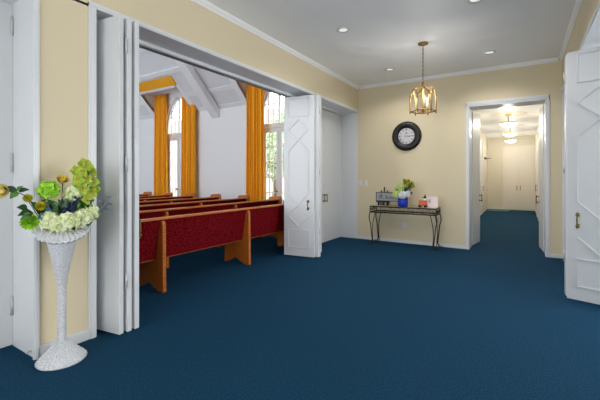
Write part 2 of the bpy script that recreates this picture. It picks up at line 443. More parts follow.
for i in range(6):
    (x0, y0), (x1, y1) = cs[i], cs[(i+1) % 6]
    mb.tube([(x0, y0, z0-.02), (x0, y0, z1+.01)], bar, 4); mb.ball((x0, y0, z0-.025), .012); mb.ball((x0, y0, z1+.018), .011)
    mb.tube([(x0, y0, z0), (x1, y1, z0)], bar, 4)
    arch = [(x0+(x1-x0)*u, y0+(y1-y0)*u, z1+(zt-z1)*(1-abs(2*u-1)**1.7)) for u in [j/12 for j in range(13)]]
    mb.tube(arch, bar*.9, 4)
    mx, my = (x0+x1)/2, (y0+y1)/2                       # curved rib up to the hub
    mb.tube([(lx+(mx-lx)*(1-u)**.8, ly+(my-ly)*(1-u)**.8, zt+(2.735-zt)*u**.7) for u in [j/8*.9 for j in range(9)]], .005, 6)
    mb.tube([(x0, y0, z0), (lx, ly, z0-.005)], .0045, 6)
mb.build('frame', 'agedbrass', t)
MB().lathe([(.004, 2.80), (.013, 2.79), (.014, 2.77), (.022, 2.755), (.02, 2.725), (.03, 2.715), (.012, 2.70), (.01, 2.45), (.012, 2.38), (.028, 2.365), (.03, 2.345), (.012, 2.33), (.004, 2.305)], 16, (lx, ly, 0)).build('hub', 'agedbrass', t, smooth=True)
for i in range(6):
    (x0, y0), (x1, y1) = cs[i], cs[(i+1) % 6]
    mb = MB()
    us = [j/10 for j in range(11)]
    top = [(x0+(x1-x0)*u, y0+(y1-y0)*u, z1+(zt-z1)*(1-abs(2*u-1)**1.7)) for u in us]
    mb.add([(x0, y0, z0)]+top+[(x1, y1, z0)], [tuple(range(13))])
    mb.build('pane', 'lanternglass', t)
for i in range(3):
    q = 2*PI*i/3+1.0; cx, cy = lx+.085*math.cos(q), ly+.085*math.sin(q)
    c = MB().tube([(lx, ly, 2.37), (lx+.04*math.cos(q), ly+.04*math.sin(q), 2.362), (cx, cy, 2.385)], .005, 6)
    c.lathe([(.006, 2.385), (.026, 2.392), (.026, 2.398), (.008, 2.40)], 14, (cx, cy, 0)).build('arm', 'agedbrass', t, smooth=True)
    s_ = MB().lathe([(.0115, 2.40), (.0115, 2.49), (.006, 2.494)], 12, (cx, cy, 0)).build('candle', 'candle', t, smooth=True)
    MB().lathe([(.006, 2.494), (.013, 2.512), (.011, 2.53), (.001, 2.555)], 10, (cx, cy, 0)).build('bulb', 'bulb', s_, smooth=True)

# ------------------------------------------------------------------ wall clock
cx, cz = -2.012, 2.208
t = thing('wall_clock', (cx, YB, cz), 'round black-framed clock with white Roman numeral dial on the beige wall', 'clock')
prof = [(.165, -.022), (.178, -.03), (.20, -.05), (.235, -.058), (.27, -.052), (.293, -.035), (.302, -.012), (.302, -.001), (.02, -.001)]
MB().lathe(prof, 48, (cx, YB, cz), axis='y', caps=False).build('frame', 'black', t, smooth=True)
MB().lathe([(.182, -.02), (.001, -.021)], 40, (cx, YB, cz), axis='y').build('dial', 'face', t)
mb = MB(); yd = YB-.0225
def stroke(mb, c, up, a, b, w):                     # c centre, up dir; a,b local (x,y)
    rt = V((up.z, 0, -up.x)); P = lambda p: c+rt*p[0]+up*p[1]
    p, q = P(a), P(b); d = (q-p).normalized(); k = d.cross(V((0, 1, 0)))
    mb.obox(p, d, k, V((0, -1, 0)), 0, (q-p).length, -w/2, w/2, -.0005, .0012)
for hr, s_ in enumerate(('XII', 'I', 'II', 'III', 'IV', 'V', 'VI', 'VII', 'VIII', 'IX', 'X', 'XI')):
    q = PI/2-hr*PI/6; up = V((math.cos(q), 0, math.sin(q))); c = V((cx, yd, cz))+up*.135
    wd = {'I': .009, 'V': .02, 'X': .02}; tot = sum(wd[ch] for ch in s_); x = -tot/2; hh = .019
    for ch in s_:
        w = wd[ch]
        if ch == 'I': stroke(mb, c, up, (x+w/2, -hh), (x+w/2, hh), .005)
        if ch == 'V':
            stroke(mb, c, up, (x+.002, hh), (x+w/2, -hh), .006); stroke(mb, c, up, (x+w-.002, hh), (x+w/2, -hh), .003)
        if ch == 'X':
            stroke(mb, c, up, (x+.002, hh), (x+w-.002, -hh), .006); stroke(mb, c, up, (x+w-.002, hh), (x+.002, -hh), .003)
        x += w
for k in range(60):
    q = k*PI/30; up = V((math.cos(q), 0, math.sin(q))); stroke(mb, V((cx, yd, cz)), up, (0, .162), (0, .170), .002)
mb.build('numerals', 'dark', t)
mb = MB(); U = V((0, 0, 1)); C0 = V((cx, yd, cz+.06))
for a, b in (((-.03, 0), (.03, 0)), ((-.022, -.01), (.022, -.01)), ((-.012, .004), (0, .024)), ((0, .024), (.012, .004)), ((0, .004), (0, .03))):
    stroke(mb, C0, U, a, b, .004)
mb.build('dial_emblem', 'dark', t)
mb = MB(); c = V((cx, yd-.002, cz))
q = PI/2-2*PI*(3+15/60)/12; stroke(mb, c, V((math.cos(q), 0, math.sin(q))), (0, -.02), (0, .075), .011)
mb.build('hour_hand', 'dark', t)
mb = MB(); q = PI/2-2*PI*15/60; stroke(mb, c+V((0, -.002, 0)), V((math.cos(q), 0, math.sin(q))), (0, -.05), (0, .118), .007)
mb.build('minute_hand', 'dark', t)

# ------------------------------------------------------------------ wall plates, door stops
def plate(x, z, label, cat, name, kind):
    t = thing(name, (x, YB, z), label, cat, 'light switches by the corner' if kind == 's' else None)
    MB().box(x-.04, x+.04, YB-.007, YB-.0005, z-.06, z+.06).build('cover_plate', 'plate', t, bevel=.003)
    if kind == 's': MB().box(x-.016, x+.016, YB-.012, YB-.006, z-.032, z+.032).build('rocker', 'white', t, bevel=.002)
    else:
        for dz in (-.026, .026): MB().box(x-.016, x+.016, YB-.010, YB-.006, z+dz-.018, z+dz+.018).build('socket', 'plate', t, bevel=.002)
plate(-3.02, 1.235, 'white light switch plate right at the wall corner', 'light switch', 'light_switch', 's')
plate(-2.885, 1.23, 'white light switch plate toward the easel sign side', 'light switch', 'light_switch', 's')
plate(-2.045, .37, 'pale wall outlet below the console table', 'outlet', 'wall_outlet', 'o')
def stopper(c, d, label):
    c = V(c); d = V(d)
    t = thing('door_stop', c, label, 'door stop', 'door stops at the skirting')
    MB().tube([c, c+d*.05], .006, 8).build('rod', 'chrome', t, smooth=True)
    MB().tube([c+d*.05, c+d*.068], .011, 10).build('rubber_tip', 'plate', t, smooth=True)
stopper((-3.20, YB-.016, .05), (0, -1, 0), 'small door stop low in the corner recess by the closed doors')
stopper((.46, YB-.015, .045), (0, -1, 0), 'small door stop on the baseboard right of the hall doorway')
stopper((-3.15, 1.194, .045), (0, -.5, 0), 'small white door stop behind the wicker flower stand')

# ------------------------------------------------------------------ console table
tx0, tx1, ty0, ty1, tz = -2.63, -1.335, 6.88, 7.27, .78
t = thing('console_table', ((tx0+tx1)/2, (ty0+ty1)/2, 0), 'narrow black wrought-iron console table with scrolled apron under the clock', 'table')
MB().box(tx0+.012, tx1-.012, ty0+.012, ty1-.012, tz-.014, tz).build('tabletop', 'tabletop', t, bevel=.002)
mb = MB()
for z in (tz-.012, tz-.125):
    mb.box(tx0, tx1, ty0, ty0+.012, z-.012, z+.012).box(tx0, tx1, ty1-.012, ty1, z-.012, z+.012)
    mb.box(tx0, tx0+.012, ty0+.012, ty1-.012, z-.012, z+.012).box(tx1-.012, tx1, ty0+.012, ty1-.012, z-.012, z+.012)
for x in (tx0, tx1-.012):
    for y in (ty0, ty1-.012): mb.box(x, x+.012, y, y+.012, tz-.125, tz-.012)
mb.build('frame', 'iron', t)
def spiral(cx_, r, turns, s, yy, axis='x', zc=tz-.068):
    pts = []
    for i in range(19):
        q = i/18*turns*2*PI; rr = r*(1-.8*i/18)
        a = cx_+s*rr*math.cos(q); z = zc+s*rr*math.sin(q)
        pts.append((a, yy, z) if axis == 'x' else (yy, a, z))
    return pts
mb = MB(); n = 7
for yy in (ty0+.006,):
    for i in range(n):
        c0 = tx0+.012+(i+.5)*(tx1-tx0-.024)/n
        mb.tube(spiral(c0-.042, .042, 1.2, 1, yy), .0036, 5); mb.tube(spiral(c0+.042, .042, 1.2, -1, yy), .0036, 5)
for xx in (tx0+.006, tx1-.006):
    for i in range(3):
        c0 = ty0+.012+(i+.5)*(ty1-ty0-.024)/3
        mb.tube(spiral(c0-.026, .036, 1.3, 1, xx, 'y'), .0042, 5); mb.tube(spiral(c0+.026, .036, 1.3, -1, xx, 'y'), .0042, 5)
mb.build('scroll_apron', 'iron', t, smooth=True)
for sx, x in ((-1, tx0+.006), (1, tx1-.006)):
    for sy, y in ((-1, ty0+.006), (1, ty1-.006)):
        mb = MB(); top = tz-.137
        def cab(ax, ay, k):                         # S curve: swells outward below the apron, sweeps in to the foot
            pts = []
            for i in range(21):
                u = i/20; z = top*(1-u)+.006
                off = .020*math.sin(min(u/.35, 1)*PI)*k - .055*(u**1.6) + (.05*max(0, u-.88)/.12 if u > .88 else 0)
                pts.append((x+sx*off*ax, y+sy*off*ay*.25, z))
            return pts
        mb.tube(cab(1, 1, 1), .0095, 8)
        p2 = []
        for i in range(21):                         # second rod, starts inboard and joins the first at the foot
            u = i/20; off = -.105+.03*math.sin(u*PI*1.1)+.05*u
            p2.append((x+sx*off, y-sy*.004, top*(1-u)+.008))
        mb.tube(p2, .0075, 8)
        foot = p2[-1]
        mb.tube([(foot[0], foot[1], .008), (x-sx*.02, y, .008), (x+sx*.02, y+sy*.01, .012), (x+sx*.03, y+sy*.012, .025), (x+sx*.018, y+sy*.01, .034)], .0075, 8)
        mb.build('leg', 'iron', t, smooth=True)

# easel sign
t = thing('tabletop_easel', (-2.42, 7.12, tz), 'small dark wooden easel with three uprights on the console table', 'easel')
ez = tz+.001
for x, top in ((-2.485, 1.085), (-2.42, 1.16), (-2.355, 1.085)):
    MB().obox((x, 7.135, ez), V((1,0,0)), V((0, 1, 0)), V((0, .10, 1)), -.011, .011, 0, .014, 0, top-ez).build('upright', 'iron', t)
for x in (-2.52, -2.42, -2.315):
    MB().box(x-.011, x+.011, 7.08, 7.125, ez, .845).build('foot', 'iron', t)
MB().box(-2.56, -2.28, 7.075, 7.13, .845, .862).box(-2.56, -2.28, 7.07, 7.078, .845, .882).build('ledge', 'iron', t)
tl = V((0, .10, 1)).normalized(); nn = V((0, -1, .10)).normalized()
b0 = V((-2.575, 7.100, .8665))
t = thing('sign_board', (-2.34, 7.10, .8665), 'grey framed sign board with dark script lettering, propped on the easel', 'sign')
MB().obox(b0, V((1,0,0)), tl, nn, 0, .47, 0, .185, -.008, .008).build('board', 'slate', t)
mb = MB()
for a0, a1, c0, c1 in ((0, .47, 0, .012), (0, .47, .173, .185), (0, .012, .012, .173), (.458, .47, .012, .173)):
    mb.obox(b0, V((1,0,0)), tl, nn, a0, a1, c0, c1, .008, .013)
mb.build('frame', 'iron', t)
def script_stroke(mb, pts):
    mb.tube([b0+V((1,0,0))*a+tl*c+nn*.0095 for a, c in pts], .0042, 5)
mb = MB()
script_stroke(mb, [(.07,.12),(.10,.135),(.13,.13)]); script_stroke(mb, [(.105,.135),(.10,.09),(.088,.055),(.07,.05),(.06,.065)])
script_stroke(mb, [(.135,.135),(.11,.095),(.13,.06),(.155,.045)]); script_stroke(mb, [(.07,.085),(.11,.095),(.15,.115)])
script_stroke(mb, [(.245,.05),(.205,.105),(.22,.12),(.232,.105),(.2,.07),(.21,.05),(.23,.055),(.245,.085)])
script_stroke(mb, [(.30,.10),(.28,.105),(.27,.08),(.28,.058),(.30,.06),(.315,.08)])
script_stroke(mb, [(.315,.105),(.325,.06),(.34,.062),(.352,.10),(.36,.062),(.378,.065),(.395,.095),(.40,.06),(.425,.075)])
mb.build('lettering', 'dark', t)

# ------------------------------------------------------------------ flower helpers
def frame_of(n):
    n = V(n).normalized(); u = n.cross(V((0,0,1)))
    if u.length < .1: u = n.cross(V((1,0,0)))
    u.normalize(); return n, u, n.cross(u)
def petal(mb, c, n, d, ln, wd, cup=.25, seg=4):
    """petal from c along d, normal n"""
    d = V(d).normalized(); n = V(n).normalized(); s = d.cross(n).normalized(); vs = []; fs = []
    for i in range(seg+1):
        u = i/seg; w = wd*.5*math.sin(PI*min(.08+u*.9, 1))**.8 ; lift = cup*ln*u*u
        p = V(c)+d*ln*u*(1-.15*u*cup)+n*lift
        vs += [p-s*w+n*w*.25, p-n*w*.12, p+s*w+n*w*.25]
    for i in range(seg):
        a = i*3; fs += [(a, a+1, a+4, a+3), (a+1, a+2, a+5, a+4)]
    mb.add(vs, fs)
def hydrangea(parent, c, R, m, n=70, ps=.020, name='hydrangea'):
    mb = MB(); mb.ball(c, R*.6, 10, 7); n = int(n*.72); ps = ps*1.3
    for i in range(n):
        z = 1-1.75*(i+.5)/n; q = i*2.39996; r = math.sqrt(max(0, 1-z*z))
        d = V((r*math.cos(q), r*math.sin(q), z)); p = V(c)+d*R*random.uniform(.82, 1.02)
        nn, u, w = frame_of(d+V((random.uniform(-.25,.25), random.uniform(-.25,.25), random.uniform(-.25,.25)))); sp = random.random()*PI
        for k in range(4):
            a = sp+k*PI/2; petal(mb, p, nn, u*math.cos(a)+w*math.sin(a), ps, ps*.95, .3, 2)
    return mb.build(name, m, parent, smooth=False)
def mum(parent, c, face, R, m, name='chrysanthemum', layers=5):
    mb = MB(); n, u, w = frame_of(face); mb.ball(c, R*.3, 8, 5)
    for L in range(layers):
        el = .05+L*1.3/layers; k = int(16-L*2)
        for i in range(k):
            a = 2*PI*i/k+L*.3; d = (u*math.cos(a)+w*math.sin(a))*math.cos(el)+n*math.sin(el)
            petal(mb, V(c), (n*math.cos(el)-(u*math.cos(a)+w*math.sin(a))*math.sin(el)), d, R*(1-.09*L), R*.52, .22, 4)
    return mb.build(name, m, parent)
def rose(parent, c, face, R, m, name='rose'):
    mb = MB(); n, u, w = frame_of(face)
    for L in range(4):
        k = 5 if L < 3 else 3; rr = R*(1-.22*L)
        for i in range(k):
            a = 2*PI*i/k+L*.7; o = u*math.cos(a)+w*math.sin(a); el = .35+.33*L
            d = o*math.cos(el)+n*math.sin(el)
            petal(mb, V(c)-n*R*.3, n*math.cos(el)-o*math.sin(el), d, rr*1.25, rr*1.5, .45, 4)
    mb.ball(V(c), R*.45, 8, 6)
    return mb.build(name, m, parent, smooth=True)
def orchid(parent, c, face, R, spin=0):
    mb = MB(); n, u, w = frame_of(face)
    for i in range(5):
        a = spin+PI/2+2*PI*i/5; petal(mb, V(c), n, u*math.cos(a)+w*math.sin(a), R, R*.92, .12, 5)
    o = mb.build('orchid_flower', 'orchid', parent)
    l = MB(); a = spin-PI/2
    petal(l, V(c)+n*R*.1, n, (u*math.cos(a)+w*math.sin(a))*.8+n*.4, R*.55, R*.5, .5, 3); l.ball(V(c)+n*R*.16, R*.12, 8, 5)
    l.build('lip', 'lip', o)
def leaf(parent, base, tip, wd, m='leaf', up=(.9, -.5, .75), droop=.12, name='leaf'):
    b, e = V(base), V(tip); d = e-b; ln = d.length; d.normalize(); s = d.cross(V(up))
    if s.length < .05: s = d.cross(V((1,0,0)))
    s.normalize(); n = s.cross(d); mb = MB(); vs = []; fs = []; N = 6
    for i in range(N+1):
        u = i/N; w = wd*.5*math.sin(PI*(.04+.94*u**.8)); p = b+d*ln*u+n*ln*droop*(math.sin(PI*u)-.6*u)
        vs += [p-s*w+n*w*.3, p, p+s*w+n*w*.3]
    for i in range(N):
        a = i*3; fs += [(a, a+1, a+4, a+3), (a+1, a+2, a+5, a+4)]
    mb.add(vs, fs); return mb.build(name, m, parent, smooth=True)
def stalk(parent, pts, r=.003, name='stem', m='stem'): return MB().tube(pts, r, 6).build(name, m, parent, smooth=True)

# ------------------------------------------------------------------ blue vase arrangement on the console table
vx, vy = -1.985, 6.995
t = thing('vase', (vx, vy, tz), 'glossy cobalt blue round vase holding flowers on the console table', 'vase')
MB().lathe([(.07, tz+.001), (.09, tz+.006), (.098, tz+.04), (.10, tz+.10), (.096, tz+.165), (.09, tz+.165), (.092, tz+.10), (.085, tz+.02), (.001, tz+.015)], 32, (vx, vy, 0)).build('body', 'cobalt', t, smooth=True)
t2 = thing('flower_arrangement', (vx, vy, tz+.15), 'lime and white flowers arranged in the cobalt blue vase', 'flowers')
for dx, dz, dy, R, m in ((-.045, .38, -.01, .066, 'palelime'), (-.115, .235, -.06, .062, 'palelime'), (.02, .235, -.08, .066, 'whitepetal'), (.10, .25, -.03, .048, 'whitepetal'), (-.03, .30, -.05, .045, 'palelime'), (-.10, .345, -.02, .04, 'palelime')):
    hydrangea(t2, (vx+dx, vy+dy, tz+dz), R, m, 46, .030)
    stalk(t2, [(vx+dx*.25, vy+dy*.3, tz+.1), (vx+dx*.7, vy+dy*.6, tz+.16), (vx+dx, vy+dy, tz+dz)])
for dx, dz, R in ((.04, .47, .05), (.10, .50, .045), (.17, .45, .045), (.09, .41, .045), (.02, .52, .035), (.19, .40, .04), (.13, .44, .04)):
    mum(t2, (vx+dx, vy+.03, tz+dz), (.1, -1, .3), R, 'mustard', 'yellow_spray', 3)
    stalk(t2, [(vx+.02, vy, tz+.12), (vx+dx*.6, vy+.02, tz+.3), (vx+dx, vy+.03, tz+dz)], .0025)
for a in range(16):
    q = a*2.4; r = .12+.05*random.random(); z = tz+.20+.14*random.random()
    leaf(t2, (vx+.03*math.cos(q), vy+.03*math.sin(q), z-.05), (vx+r*math.cos(q), vy+r*.7*math.sin(q), z+.04), .05, 'leaf' if a % 3 else 'blueleaf')
for a in range(14):
    leaf(t2, (vx+.05, vy+.02, tz+.3), (vx+.05+random.uniform(-.06, .17), vy+random.uniform(-.02, .04), tz+random.uniform(.36, .52)), .032, 'midleaf')
for dx, dz in ((-.02, .30), (.16, .36), (.18, .27), (.06, .35), (-.09, .31)):
    mb = MB()
    for k in range(9): mb.ball((vx+dx+random.uniform(-.022,.022), vy-.05+random.uniform(-.02,.02), tz+dz+random.uniform(-.03,.03)), .011, 6, 4)
    mb.build('berry_cluster', 'berry', t2, smooth=True)

# pumpkin coloured ornament and card
t = thing('wagon_ornament', (-1.61, 7.03, tz), 'small orange wagon ornament with dark figurine on top, beside the pale card', 'ornament')
MB().box(-1.685, -1.54, 6.995, 7.065, tz+.038, tz+.135).build('wagon_box', 'pumpkin', t, bevel=.006)
for x in (-1.665, -1.56):
    for y in (6.985, 7.067): MB().lathe([(.001, -.006), (.02, -.006), (.024, 0), (.02, .006), (.001, .006)], 14, (x, y, tz+.0245), axis='y').build('wheel', 'iron', t, smooth=True)
MB().box(-1.695, -1.53, 7.0, 7.06, tz+.03, tz+.038).build('chassis', 'iron', t)
f = MB().lathe([(.022, tz+.135), (.026, tz+.15), (.02, tz+.165), (.012, tz+.175)], 12, (-1.572, 7.03, 0)).build('figurine_base', 'whitepetal', t, smooth=True)
MB().lathe([(.012, tz+.172), (.026, tz+.185), (.024, tz+.205), (.012, tz+.222), (.013, tz+.235), (.002, tz+.252)], 10, (-1.572, 7.03, 0)).prism([(-.03, .205), (-.052, .19), (-.02, .185)], lambda a, z, q: V((-1.572+a, 7.03+q, tz+z)), -.008, .008).build('figurine', 'iron', t, smooth=True)
t = thing('greeting_card', (-1.49, 7.14, tz), 'pale pink folded card standing at the end of the console table', 'card')
mb = MB().obox((-1.632, 7.13, tz+.001), V((1, 0, 0)), V((0, 1, 0)), V((0, .12, 1)), 0, .27, 0, .004, 0, .205)
mb.obox((-1.632, 7.185, tz+.001), V((1, 0, 0)), V((0, 1, 0)), V((0, -.12, 1)), 0, .27, 0, .004, 0, .205)
mb.build('folded_sheet', 'card', t)
mb = MB()
for dx, z in ((.075, .12), (.072, .108), (.08, .095), (.074, .14)):
    mb.obox((-1.60, 7.1285, tz+.001), V((1,0,0)), V((0,1,0)), V((0,.12,1)), dx, dx+.03, -.001, .001, z, z+.007)
mb.build('printing', 'greyleaf', t)

# ------------------------------------------------------------------ wicker flower stand
sx, sy = -2.90, 1.292
t = thing('flower_stand', (sx, sy, 0), 'tall white wicker pedestal flower stand on the blue carpet', 'plant stand')
def resample(p, step):
    out = []
    for (r0, z0), (r1, z1) in zip(p, p[1:]):
        n = max(1, int(math.hypot(r1-r0, z1-z0)/step))
        out += [(r0+(r1-r0)*i/n, z0+(z1-z0)*i/n) for i in range(n)]
    return out+[p[-1]]
def weave(k, amp, rib):
    return lambda r, z, q, i: r + (amp*math.cos(k*q)*(1 if i % 2 else -1) + rib*abs(math.cos(k/2*q)))*(min(1, r/.05))
MB().lathe(resample([(.149, .002), (.152, .014), (.146, .024), (.12, .048), (.085, .085), (.055, .122), (.036, .15)], .0085), 112, (sx, sy, 0), weave(28, .0035, .010)).build('base', 'wicker', t, smooth=True)
mb = MB().lathe(resample([(.032, .145), (.029, .2), (.029, .575)], .0065), 48, (sx, sy, 0), lambda r, z, q, i: r+.0018*(1 if i % 2 else -1)+.001*math.cos(6*q)*(1 if (i//2) % 2 else -1))
for z in (.565, .585): mb.tube([(sx+.034*math.cos(a), sy+.034*math.sin(a), z) for a in [2*PI*k/20 for k in range(20)]], .005, 6, True)
mb.build('stem', 'wicker', t, smooth=True)
MB().lathe(resample([(.031, .57), (.036, .62), (.05, .70), (.068, .79), (.086, .875)], .0078), 96, (sx, sy, 0), weave(18, .0046, .003)).build('cone', 'wicker', t, smooth=True)
vq = math.atan2(-sy, -sx)                              # the collar droops lowest on the side facing the room
flute = lambda r, z, q, i: r*(1+.004*math.cos(26*q)*min(1, max(0, (r-.09)/.06)))
droop = lambda r, z, q: z + .0055*math.cos(32*q)*min(1, max(0, (r-.075)/.05)) + .066*(1-max(0, math.cos(q-vq))**1.4)*min(1, max(0, (r-.08)/.09))
MB().lathe(resample([(.03, .872), (.086, .874), (.13, .895), (.172, .892), (.181, .895), (.184, .903), (.181, .911), (.172, .914), (.14, .945), (.10, .975), (.04, .985), (.001, .985)], .008), 208, (sx, sy, 0), flute, zfn=droop).build('basket_bowl', 'wicker', t, smooth=True)
mb = MB().tube([(sx+.1505*math.cos(a), sy+.1505*math.sin(a), .009) for a in [2*PI*k/56 for k in range(56)]], .0085, 6, True)
mb.build('base_rim', 'wicker', t, smooth=True)

# bouquet in the stand: positions given as sideways (r), towards the viewer (f) and height
rv = V((.4076, .913, 0)); fv = V((.913, -.4076, 0))
B = lambda r, z, f=0: V((sx, sy, z))+rv*r+fv*f
t = thing('bouquet', (sx, sy, .9), 'large mixed green and cream bouquet filling the wicker stand', 'flowers')
for r, z, f, R, n, ps in ((-.062, 1.045, .09, .064, 80, .021), (.04, 1.035, .11, .070, 90, .021), (.125, 1.055, .06, .074, 90, .021), (.175, 1.085, .03, .060, 60, .021), (-.02, 1.02, .11, .055, 60, .02), (.07, 1.235, .02, .055, 44, .024), (-.075, 1.075, .04, .05, 50, .02), (.03, 1.03, .0, .08, 60, .021), (-.06, 1.04, .0, .07, 60, .021)):
    hydrangea(t, B(r, z, f), R, 'cream_petal', n, ps)
hydrangea(t, B(-.08, 1.27, .05), .056, 'lime', 60, .024, 'green_snowball')
mum(t, B(-.185, 1.045, .05), (.85, -.45, .25), .064, 'lime', 'chrysanthemum', 6)
mum(t, B(-.20, 1.21, .02), (.9, -.3, .3), .034, 'mustard', 'small_bud', 4)
mum(t, B(-.125, 1.155, .07), (.9, -.3, .3), .036, 'mustard', 'small_bud', 4)
rose(t, B(.005, 1.335, .0), (.7, -.2, .7), .046, 'rose')
rose(t, B(-.338, 1.265, .03), (.75, -.65, .1), .055, 'peach')
for i, (r, z, f) in enumerate(((.175, 1.45, .02), (.135, 1.40, .05), (.20, 1.40, .0), (.115, 1.345, .06), (.165, 1.345, .05), (.215, 1.33, .02), (.14, 1.275, .06), (.20, 1.245, .03), (.175, 1.20, .06), (.105, 1.415, .02), (.155, 1.47, -.01), (.225, 1.27, .0), (.12, 1.30, .03))):
    orchid(t, B(r-.012, z-.005, f), (.85+random.uniform(-.2,.2), -.4+random.uniform(-.3,.3), random.uniform(-.1,.35)), .046, random.uniform(-.4, .4))
stalk(t, [B(.08, .97), B(.13, 1.15, .02), B(.17, 1.32, .02), B(.165, 1.47, .01)], .004)
stalk(t, [B(-.06, .97), B(-.16, 1.16, .03), B(-.22, 1.235, .03), B(-.30, 1.28, .03), B(-.36, 1.27, .03)], .0035)
stalk(t, [B(.0, .97), B(.0, 1.15), B(.005, 1.32)], .0035)
stalk(t, [B(-.05, .97), B(-.08, 1.12, .03), B(-.085, 1.24, .05)], .0035)
stalk(t, [B(-.06, .97, .03), B(-.15, 1.10, .04), B(-.20, 1.20, .02)], .003)
stalk(t, [B(.12, .98), B(.22, 1.09, .02), B(.28, 1.17, .02), B(.30, 1.21, .02)], .003)
for k in range(70):                                     # foliage filling the middle of the bouquet
    r0 = random.uniform(-.10, .16); z0 = random.uniform(1.05, 1.14); a = random.uniform(-1.1, 1.1); ln = random.uniform(.06, .10)
    leaf(t, B(r0, z0, .03), B(r0+ln*math.sin(a), z0+ln*math.cos(a), random.uniform(.03, .09)), random.uniform(.035, .055), random.choice(('leaf', 'midleaf')))
for b, e, w, m in (((-.26, 1.255, .03), (-.33, 1.295, .04), .05, 'leaf'), ((-.25, 1.255, .04), (-.295, 1.215, .06), .05, 'midleaf'), ((-.25, 1.26, .03), (-.19, 1.275, .04), .04, 'leaf'), ((-.26, 1.265, .02), (-.225, 1.30, .04), .03, 'midleaf'),
                   ((-.20, 1.13, .03), (-.255, 1.155, .07), .06, 'leaf'), ((-.17, 1.11, .03), (-.25, 1.10, .08), .06, 'leaf'), ((-.16, 1.09, .05), (-.235, 1.075, .10), .06, 'midleaf'), ((-.13, 1.12, .02), (-.18, 1.19, .05), .05, 'leaf'), ((-.14, 1.15, .02), (-.09, 1.205, .03), .03, 'leaf'),
                   ((-.08, 1.08, .05), (-.12, 1.10, .12), .05, 'blueleaf'), ((-.10, 1.06, .06), (-.135, 1.075, .13), .06, 'blueleaf'), ((-.06, 1.10, .06), (-.095, 1.14, .12), .05, 'blueleaf'),
                   ((.0, 1.08, .04), (-.055, 1.17, .08), .06, 'leaf'), ((.0, 1.08, .05), (.03, 1.185, .09), .06, 'leaf'), ((.02, 1.10, .04), (-.02, 1.20, .07), .05, 'leaf'), ((.05, 1.08, .05), (.09, 1.19, .08), .06, 'leaf'), ((-.04, 1.07, .06), (-.03, 1.15, .12), .06, 'leaf'), ((.04, 1.10, .05), (.06, 1.21, .06), .05, 'midleaf'), ((-.02, 1.12, .03), (-.08, 1.20, .05), .05, 'leaf'), ((-.05, 1.10, .0), (-.115, 1.19, .02), .05, 'leaf'), ((.08, 1.1, .06), (.11, 1.17, .10), .05, 'midleaf'), ((.02, 1.1, .0), (.0, 1.2, -.02), .06, 'leaf'), ((.09, 1.1, .0), (.13, 1.22, .01), .06, 'leaf'), ((.14, 1.12, .0), (.17, 1.24, .02), .05, 'midleaf'),
                   ((.23, 1.09, .02), (.285, 1.115, .05), .045, 'greyleaf'), ((.26, 1.12, .02), (.32, 1.095, .04), .045, 'greyleaf'), ((.26, 1.14, .02), (.235, 1.19, .04), .035, 'greyleaf'), ((.27, 1.16, .02), (.325, 1.215, .02), .035, 'greyleaf'), ((.28, 1.14, .02), (.335, 1.15, .03), .04, 'greyleaf'), ((.22, 1.10, .03), (.255, 1.08, .07), .04, 'greyleaf'), ((.17, 1.02, .06), (.16, 1.0, .13), .05, 'leaf'), ((.06, .99, .10), (.075, .985, .19), .045, 'leaf'),
                   ((.15, 1.08, .0), (.19, 1.17, .0), .06, 'leaf'), ((-.1, 1.08, .0), (-.16, 1.16, .0), .06, 'leaf')):
    leaf(t, B(*b), B(*e), w, m)
for r, z, f in ((.03, 1.13, .10), (.075, 1.15, .10), (.09, 1.185, .09), (.055, 1.115, .12), (.02, 1.10, .12)):
    mb = MB()
    for k in range(12): mb.ball(B(r+random.uniform(-.017,.017), z+random.uniform(-.032,.032), f+random.uniform(-.012,.012)), .0085, 6, 4)
    mb.build('berry_cluster', 'berry', t, smooth=True)

# ------------------------------------------------------------------ chapel shell
CX0, CY0, CZ = -14.2, -5.0, 6.5
XE = XL-DEP-.04                                       # chapel face of the lobby wall
m = MB()
m.box(XE, XL-.3, CY0, 8.1, 2.82, CZ)
m.box(XE, XL-.2, 1.22, 1.615, 0, 2.82).box(XE, XL-.2, CY0, -.535, 0, 2.82).box(XE, XL-DEP, 5.45, 5.68, 0, 2.82).box(XE, XL-.3, YB+.4, 8.1, 0, 2.82)
struct(m, 'wall_chapel_east', 'chapel')
struct(MB().box(CX0-.1, CX0, CY0, 8.1, 0, CZ), 'wall_chapel_west', 'chapel')
m = MB()
for a, b in ((CX0, -13), (-10, -8.6), (-5.6, XE)): m.box(a, b, CY0-.2, CY0, 0, CZ)
m.box(-13, -10, CY0-.2, CY0, 0, .6).box(-8.6, -5.6, CY0-.2, CY0, 0, .6).box(-13, -10, CY0-.2, CY0, 5, CZ).box(-8.6, -5.6, CY0-.2, CY0, 5, CZ)
struct(m, 'wall_chapel_south', 'chapel')
DOORS = (-9.80, -5.66); DW = .60; ZA, ZT = 3.05, 4.08
dorm = ((-10.88, -9.03), (-6.70, -4.85))
def arch_pts(xc, n=10):                               # pointed arch from left spring to right spring
    L = []
    for i in range(n+1):
        u = i/n; L.append((xc-DW*math.cos(u*PI/2)**1.25, ZA+(ZT-ZA)*math.sin(u*PI/2)**1.0))
    return L+[(2*xc-x, z) for x, z in L[::-1][1:]]
m = MB(); wt = 4.3
xs = [CX0]+[x for c in DOORS for x in (c-DW, c+DW)]+[XE]
for a, b in zip(xs[::2], xs[1::2]): m.box(a, b, YW, YW+.2, 0, wt)
fnY = lambda a, z, q: V((a, q, z))
for c in DOORS:
    ap = arch_pts(c); k = len(ap)//2
    m.prism(ap[:k+1]+[(c, wt), (c-DW, wt)], fnY, YW, YW+.2); m.prism([(c+DW, wt), (c, wt)]+ap[k:], fnY, YW, YW+.2)
